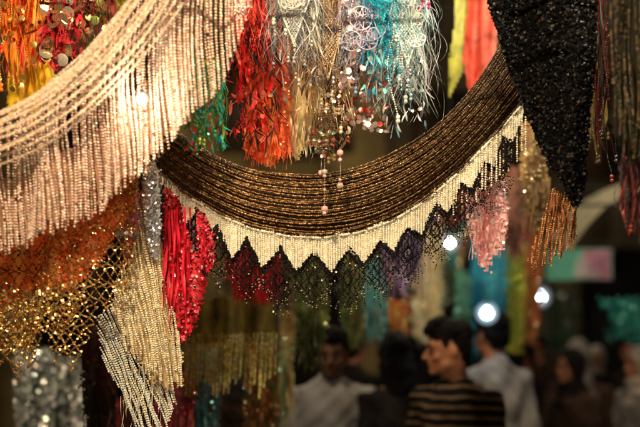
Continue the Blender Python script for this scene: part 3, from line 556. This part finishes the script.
# ================================================================= BULBS
import bmesh
def bulb(x,y,z,r,col,L,lab,cord=1.2,back=0,halo=None):
    t=Thing('hanging_bulb',lab,'light bulb',(x,y,z),'bare bulbs lighting the stalls')
    bm=bmesh.new(); bmesh.ops.create_icosphere(bm,subdivisions=2,radius=r)
    for v in bm.verts:
        if v.co.z>0: k=v.co.z/r; v.co.x*=1-.45*k; v.co.y*=1-.45*k; v.co.z*=1.2
    me=bpy.data.meshes.new('bulb'); bm.to_mesh(me); bm.free(); me.materials.append(mat_emit('bulb_glow',col,L))
    for p_ in me.polygons: p_.use_smooth=True
    o=bpy.data.objects.new('bulb',me); COL.objects.link(o); o.parent=t.o
    V=[];F=[]; tube(V,F,(x,y,z+r*1.1),(x,y,z+r*2.1),r*.5); t.add('socket',V,F,None,M_iron,True)
    V=[];F=[]; tube(V,F,(x,y,z+r*2.05),(x,y+back,z+r*2.05+cord),.0015 if r<.02 else .003,n=6); t.add('cord',V,F,None,M_iron,True)
    if halo:  # see-through glowing shells, added to imitate a halo round the bulb
        for gr,gs,gf in halo:
            bm=bmesh.new(); bmesh.ops.create_icosphere(bm,subdivisions=3,radius=gr); me=bpy.data.meshes.new('halo_shell'); bm.to_mesh(me); bm.free(); me.materials.append(mat_halo('halo_glow',col,gs,gf))
            o=bpy.data.objects.new('halo_shell',me); COL.objects.link(o); o.parent=t.o
warm=(1,.76,.47); wh=(1,.87,.68); cool=(.6,.85,1)
bulb(-.45,.65,2.95,.04,warm,4700,'bright warm bare bulb above the stall')
bulb(.65,.8,2.9,.035,warm,2100,'warm bare bulb above the stall')
bulb(.75,2.1,3.0,.035,wh,900,'added unseen warm bulb above the scarves')  # added out of view to light the pink scarf from the front
a,b,c=W(142,99,2.085); bulb(a,b,c,.010,(1,.85,.6),950,'small bright bulb glowing among cream beads',.3,.25,[(.016,1.5,.35)])
a,b,c=W(450,243,6.0); bulb(a,b,c,.022,(1,.95,.85),160,'white bulb in a small added glow globe',halo=[(.04,1.2,.4),(.06,.7,.25)])
a,b,c=W(540,297,8.5); bulb(a,b,c,.04,(.8,.93,1),90,'cool white bulb in an added glow globe',2,halo=[(.07,1.,.4),(.1,.5,.25)])
a,b,c=W(487,313,4.7); bulb(a,b,c,.03,cool,60,'bluish white bulb in an added glow globe',.1,halo=[(.045,1.3,.45),(.06,.8,.3)])
bulb(-.35,3.3,3.2,.04,warm,1300,'added unseen warm bulb above hanging scarves')  # out of view, added to light the people from above and the left
bulb(1.0,4.1,3.7,.04,warm,700,'added unseen warm bulb above the lane')  # another unseen bulb, added so the people get light from above
bulb(-1.2,5.2,3.9,.045,wh,800,'added unseen warm bulb above the lane')
bulb(.8,8.6,5.4,.055,(1,.8,.5),1300,'large warm lane bulb on a cord')
bulb(2.4,5.2,3.9,.045,wh,900,'added unseen warm bulb above the lane')  # unseen, added to brighten the crowd on the right
# ================================================================= PEOPLE
def ell(bm,c,r):
    g=bmesh.ops.create_icosphere(bm,subdivisions=3,radius=1)
    for v in g['verts']: v.co=Vector((v.co.x*r[0],v.co.y*r[1],v.co.z*r[2]))+Vector(c)
def cap(bm,p0,r0,p1,r1,n=14):
    p0=Vector(p0);p1=Vector(p1); d=p1-p0; L=d.length; d.normalize(); a=d.orthogonal().normalized(); b=d.cross(a); rings=[]
    prof=[(-r0*math.cos(t_),r0*math.sin(t_)) for t_ in np.linspace(.25,math.pi/2,5)]+[(L+r1*math.cos(t_),r1*math.sin(t_)) for t_ in np.linspace(math.pi/2,.25,5)]
    for s,r in prof: rings.append([bm.verts.new(p0+d*s+(a*math.cos(2*math.pi*i/n)+b*math.sin(2*math.pi*i/n))*r) for i in range(n)])
    for q in range(len(rings)-1):
        for i in range(n): bm.faces.new((rings[q][i],rings[q][(i+1)%n],rings[q+1][(i+1)%n],rings[q+1][i]))
    bm.faces.new(rings[0][::-1]); bm.faces.new(rings[-1])
def finish(bm,name,mat,parent,vox,sm=4,disp=0.,cut=None,fine=1.):
    bmesh.ops.recalc_face_normals(bm,faces=bm.faces); me=bpy.data.meshes.new(name); bm.to_mesh(me); bm.free()
    o=bpy.data.objects.new(name,me); COL.objects.link(o)
    m=o.modifiers.new('r','REMESH'); m.mode='VOXEL'; m.voxel_size=vox; m.use_smooth_shade=True
    m=o.modifiers.new('s','SMOOTH'); m.iterations=sm; m.factor=.5
    dg=bpy.context.evaluated_depsgraph_get(); dg.update(); me2=bpy.data.meshes.new_from_object(o.evaluated_get(dg)); o.modifiers.clear(); o.data=me2; me2.name=name
    me2.materials.clear(); me2.materials.append(mat)
    if cut or disp:
        b=bmesh.new(); b.from_mesh(me2)
        if disp:
            b.normal_update()
            for v in b.verts:
                c=v.co; v.co+=v.normal*disp*(math.sin(c.x*28*fine+c.z*14*fine+2*math.sin(c.z*9))+.7*math.sin(c.y*33*fine-c.z*24*fine+1)+.5*math.sin((c.x-c.z)*62*fine))/2
        if cut:
            kill=[v for v in b.verts if cut(v.co)]; bmesh.ops.delete(b,geom=kill,context='VERTS')
        b.to_mesh(me2); b.free()
    for p_ in me2.polygons: p_.use_smooth=True
    o.parent=parent; return o
def skinmat(c): 
    m=mat_plain('skin',c,.5,0,30,.15,.1,spec=.3); m.node_tree.nodes['Principled BSDF'].inputs['Subsurface Weight'].default_value=.05; return m
M_skin=skinmat((.3,.125,.065)); M_skin2=skinmat((.16,.08,.045)); M_hair=mat_plain('hair_black',(.005,.0035,.003),.55,0,90,.4,.8,spec=.08); M_eye=mat_plain('eye_dark',(.02,.015,.01),.2,0,5,.1,0)
def stripes():
    m=mat_plain('striped_jersey',(.01,.009,.009),.85,0,40,.3,.2,spec=.1); nt=m.node_tree; N=nt.nodes; L=nt.links
    tc=N.new('ShaderNodeTexCoord'); sx=N.new('ShaderNodeSeparateXYZ'); L.new(tc.outputs['Object'],sx.inputs[0])
    no=N.new('ShaderNodeTexNoise'); no.inputs['Scale'].default_value=5; L.new(tc.outputs['Object'],no.inputs['Vector'])
    a=N.new('ShaderNodeMath'); a.operation='MULTIPLY'; a.inputs[1].default_value=24; L.new(sx.outputs['Z'],a.inputs[0])
    ad=N.new('ShaderNodeMath'); ad.operation='ADD'; L.new(a.outputs[0],ad.inputs[0]); L.new(no.outputs['Fac'],ad.inputs[1])
    b=N.new('ShaderNodeMath'); b.operation='FRACT'; L.new(ad.outputs[0],b.inputs[0])
    c=N.new('ShaderNodeMath'); c.operation='GREATER_THAN'; c.inputs[1].default_value=.72; L.new(b.outputs[0],c.inputs[0])
    mx=N.new('ShaderNodeMixRGB'); mx.inputs[1].default_value=(.008,.006,.006,1); mx.inputs[2].default_value=(.17,.11,.06,1); L.new(c.outputs[0],mx.inputs[0])
    L.new(mx.outputs[0],N['Principled BSDF'].inputs['Base Color']); return m
M_stripe=stripes(); M_white=mat_plain('shirt_white',(.25,.245,.25),.8,0,9,.2,.6); M_grey=mat_plain('shirt_grey',(.13,.125,.12),.8,0,9,.2,.5)
M_blk=mat_plain('cloth_black',(.010,.008,.008),.85,0,9,.3,.5,spec=.1); M_trou=mat_plain('trousers_dark',(.03,.028,.03),.8,0,12,.3,.3); M_brn=mat_plain('cloth_brown',(.03,.017,.012),.85,0,9,.3,.5,spec=.1)
M_scf=mat_plain('headscarf_white',(.35,.31,.27),.8,0,9,.15,.5); M_scg=mat_plain('headscarf_grey',(.1,.09,.08),.8,0,9,.15,.5)
def person(x,y,H,yaw,label,top,skin=M_skin,hair='short',headyaw=0,sleeve='long',scarf=None,vox=.012,robe=False,lean=0,pose='down',nod=0):
    s=H/1.74
    root=bpy.data.objects.new('person',None); COL.objects.link(root); root.location=(x,y,0); root.rotation_euler=(0,0,math.radians(yaw)); root.scale=(s,s,s)
    root['label']=label; root['category']='person'
    RH=Matrix.Rotation(math.radians(headyaw),4,'Z'); RN=Matrix.Rotation(math.radians(nod),4,'X'); T=lambda p:(p[0]+lean*max(0,p[2]-.9),p[1],p[2])
    def h(p):
        q=RN@Vector((p[0],p[1]-.02,p[2]-1.52)); q=RH@Vector((q.x,q.y,q.z)); return T((q.x,q.y+.008,q.z+1.508))
    def hell(bm,c,r):
        g=bmesh.ops.create_icosphere(bm,subdivisions=3,radius=1)
        for v in g['verts']: v.co=Vector(h((v.co.x*r[0]+c[0],v.co.y*r[1]+c[1],v.co.z*r[2]+c[2])))
    arms=[]
    for sd in (-1,1):
        S=(sd*.185,.01,1.365)
        if pose=='down': E=(sd*.235,.03,1.09); Wr=(sd*.235,-.06,.85)
        elif pose=='fwd': E=(sd*.225,-.02,1.1); Wr=(sd*.12,-.24,1.08)
        arms.append((S,E,Wr,sd))
    bm=bmesh.new()
    hell(bm,(0,.005,1.63),(.074,.093,.104)); hell(bm,(0,-.03,1.565),(.055,.056,.066)); hell(bm,(0,-.076,1.524),(.021,.02,.018))
    cap(bm,h((0,-.086,1.622)),.009,h((0,-.112,1.586)),.011); hell(bm,(0,-.098,1.58),(.016,.013,.008)); hell(bm,(0,-.087,1.558),(.02,.011,.007)); hell(bm,(0,-.085,1.546),(.017,.01,.007))
    hell(bm,(0,-.078,1.642),(.05,.014,.011))
    for sd in (-1,1): hell(bm,(sd*.075,.014,1.605),(.009,.017,.029)); hell(bm,(sd*.038,-.058,1.585),(.022,.025,.02)); hell(bm,(sd*.045,-.01,1.555),(.018,.04,.03))
    cap(bm,T((0,.03,1.38)),.06,h((0,.02,1.55)),.052)
    ell(bm,T((0,.01,1.27)),(.16,.11,.17)); cap(bm,T((-.15,.015,1.365)),.052,T((.15,.015,1.365)),.052); ell(bm,T((0,0,1.08)),(.135,.1,.17)); ell(bm,(0,0,.93),(.155,.11,.12))
    for sd in (-1,1): cap(bm,T((sd*.13,.02,1.385)),.045,T((sd*.02,.03,1.45)),.045)
    for S,E,Wr,sd in arms:
        S,E,Wr=T(S),T(E),T(Wr); cap(bm,S,.05,E,.038); cap(bm,E,.039,Wr,.026)
        d=(Vector(Wr)-Vector(E)).normalized(); side=Vector((0,1,0)) if pose=='down' else Vector((0,0,1)); c=Vector(Wr)+d*.05
        cap(bm,Vector(Wr)+side*.012,.022,c+side*.022+d*.02,.017); cap(bm,Vector(Wr)-side*.012,.022,c-side*.022+d*.02,.017); cap(bm,Vector(Wr),.022,c+d*.02,.02)
        inw=Vector((-sd,0,0)) if pose=='down' else Vector((0,-.4,-.9))
        for q,(off,L_) in enumerate(((-.036,.062),(-.012,.075),(.012,.07),(.036,.052))):
            b0=c+d*.03-side*off; k=b0+d*L_*.5; cap(bm,b0,.0095,k,.009,8); cap(bm,k,.009,k+d*L_*.42+inw*L_*.25,.0075,8)
        tb=Vector(Wr)+d*.03-side*.03*(1 if pose=='down' else -1); cap(bm,tb,.012,tb+d*.045-side*.03*(1 if pose=='down' else -1),.009,8)
    for sd in (-1,1):
        cap(bm,(sd*.085,0,.9),.08,(sd*.095,-.01,.5),.055); cap(bm,(sd*.095,-.01,.5),.055,(sd*.1,.025,.1),.037); cap(bm,(sd*.1,.03,.05),.04,(sd*.115,-.14,.035),.032)
    finish(bm,'body',skin,root,vox*.72 if vox<.013 else vox,2)
    bm=bmesh.new(); e=.018
    ell(bm,T((0,.01,1.27)),(.16+e,.11+e,.17+e)); cap(bm,T((-.15,.015,1.36)),.05+e,T((.15,.015,1.36)),.05+e); ell(bm,T((0,0,1.06)),(.145+e,.11+e,.2))
    for sd in (-1,1): cap(bm,T((sd*.13,.02,1.385)),.058,T((sd*.025,.03,1.44)),.056)
    cap(bm,T((0,.025,1.41)),.075,T((0,.03,1.465)),.066)
    if robe: cap(bm,(0,0,1.05),.15,(0,0,.3),.24)
    else: ell(bm,(0,0,.92),(.165+e,.12+e,.14))
    for S,E,Wr,sd in arms:
        S,E,Wr=T(S),T(E),T(Wr); cap(bm,S,.05+e,E,.042+e)
        if sleeve=='long': cap(bm,E,.042+e,Wr,.032+e)
    finish(bm,'robe' if robe else 'shirt',top,root,vox,2,.011,(lambda c:c.z<.12) if robe else (lambda c:c.z<.83))
    if not robe:
        bm=bmesh.new(); ell(bm,(0,0,.93),(.165,.12,.13))
        for sd in (-1,1): cap(bm,(sd*.085,0,.9),.095,(sd*.095,-.01,.5),.075); cap(bm,(sd*.095,-.01,.5),.075,(sd*.1,.025,.1),.06)
        finish(bm,'trousers',M_trou,root,vox*1.2,3,.003,lambda c:c.z>1.0)
    if scarf:
        bm=bmesh.new(); hell(bm,(0,.022,1.635),(.095,.103,.125)); hell(bm,(0,.0,1.5),(.085,.09,.06)); cap(bm,h((0,.03,1.52)),.085,T((0,.03,1.40)),.12); ell(bm,T((0,.02,1.33)),(.16,.135,.09))
        finish(bm,'headscarf',scarf,root,vox,3,.006)
    else:
        bm=bmesh.new(); hell(bm,(0,.02,1.682),(.084,.1,.066)); hell(bm,(0,.062,1.615),(.072,.046,.082)); hell(bm,(0,-.062,1.708),(.06,.042,.03)); hell(bm,(-.02,-.02,1.735),(.055,.065,.03)); hell(bm,(.02,-.05,1.725),(.035,.04,.03))
        for sd in (-1,1): hell(bm,(sd*.066,.045,1.64),(.015,.04,.05)); hell(bm,(sd*.07,-.02,1.65),(.011,.02,.035))
        if hair=='long': hell(bm,(0,.07,1.5),(.1,.06,.16)); hell(bm,(-.07,.03,1.54),(.03,.05,.12)); hell(bm,(.07,.03,1.54),(.03,.05,.12))
        finish(bm,'hair',M_hair,root,vox*.7,1,.007,fine=2.8)
    for sd in (-1,1):
        for nm,c,r in (('eye',(sd*.031,-.083,1.617),(.012,.007,.007)),('eyebrow',(sd*.034,-.090,1.643),(.019,.007,.0045))):
            bm=bmesh.new(); hell(bm,c,r); me=bpy.data.meshes.new(nm); bm.to_mesh(me); bm.free(); me.materials.append(M_eye if nm=='eye' else M_hair); o=bpy.data.objects.new(nm,me); COL.objects.link(o); o.parent=root
    return root
person(.585,3.9,1.72,-48,'man with thick black hair in a dark striped jersey',M_stripe,headyaw=-38,sleeve='short',vox=.010,nod=6)
person(.95,4.9,1.79,-150,'man in a white shirt seen from behind',M_white,vox=.012)
person(.06,4.4,1.70,15,'man with dark hair in a loose white shirt',M_white,skin=M_skin2,headyaw=-20,vox=.011,nod=10)
person(.38,4.5,1.665,-150,'woman with long dark hair in black clothes',M_blk,hair='long',vox=.012)
person(1.82,6.2,1.62,160,'person in dark jacket with grey headscarf',M_brn,scarf=M_scg,vox=.014)
person(1.68,7.3,1.62,-90,'man in black jacket',M_blk,vox=.014)
person(2.05,5.7,1.6,-70,'woman in white headscarf and pale robe',M_grey,scarf=M_scf,vox=.013,robe=True)
person(2.55,8.2,1.6,-20,'woman in white headscarf and dark robe',M_blk,scarf=M_scf,vox=.014,robe=True)
person(2.15,7.4,1.66,20,'person in brown robe and white headscarf',M_brn,scarf=M_scf,vox=.014,robe=True)
person(2.05,8.4,1.7,-40,'man in dark grey shirt',M_brn,vox=.014)
person(3.1,7.9,1.7,10,'man in dark brown clothes',M_brn,vox=.014)
person(1.42,6.5,1.62,120,'woman in black robe and black headscarf',M_blk,scarf=M_blk,vox=.014,robe=True)
person(2.45,7.0,1.68,-30,'man in black clothes facing the stalls',M_blk,vox=.014)
person(1.58,5.6,1.58,-60,'woman in brown robe with dark headscarf',M_brn,scarf=M_blk,vox=.014,robe=True)
person(1.78,8.9,1.66,-60,'man in pale shirt near the far stalls',M_grey,vox=.014)
person(-1.2,2.95,1.66,90,'person in dark brown clothes',M_brn,vox=.012)
person(1.25,10,1.68,60,'man in black clothes walking',M_blk,vox=.014)
person(.25,6.5,1.7,140,'man in black shirt seen from behind',M_blk,vox=.014)
person(-.45,5.6,1.66,170,'woman in brown robe and dark headscarf',M_brn,scarf=M_blk,vox=.014,robe=True)

# ================================================================= WORLD, SUN, CAMERA
w=bpy.data.worlds.new('World'); scene.world=w; w.use_nodes=True; nt=w.node_tree
sky=nt.nodes.new('ShaderNodeTexSky'); sky.sky_type='NISHITA'; sky.sun_disc=False; sky.sun_elevation=math.radians(1); sky.sun_rotation=math.radians(200)
nt.links.new(sky.outputs[0],nt.nodes['Background'].inputs[0]); nt.nodes['Background'].inputs[1].default_value=.002
sl=bpy.data.lights.new('moon_sun','SUN'); sl.energy=.01; sl.angle=math.radians(.5); sl.color=(1,.9,.75); so=bpy.data.objects.new('moon_sun',sl); so.rotation_euler=(math.radians(55),0,math.radians(-20)); COL.objects.link(so)
cd=bpy.data.cameras.new('camera'); cam=bpy.data.objects.new('camera',cd); COL.objects.link(cam); cam.location=(0,0,EYE); cam.rotation_euler=(math.radians(90),0,0)
cd.lens=50; cd.sensor_width=36; cd.shift_y=(HV-213.5)/640; cd.clip_start=.05; cd.clip_end=1000
cd.dof.use_dof=True; cd.dof.focus_distance=2.44; cd.dof.aperture_fstop=1.2
scene.camera=cam
scene.view_settings.view_transform='Standard'; scene.view_settings.look='None'; scene.view_settings.exposure=0
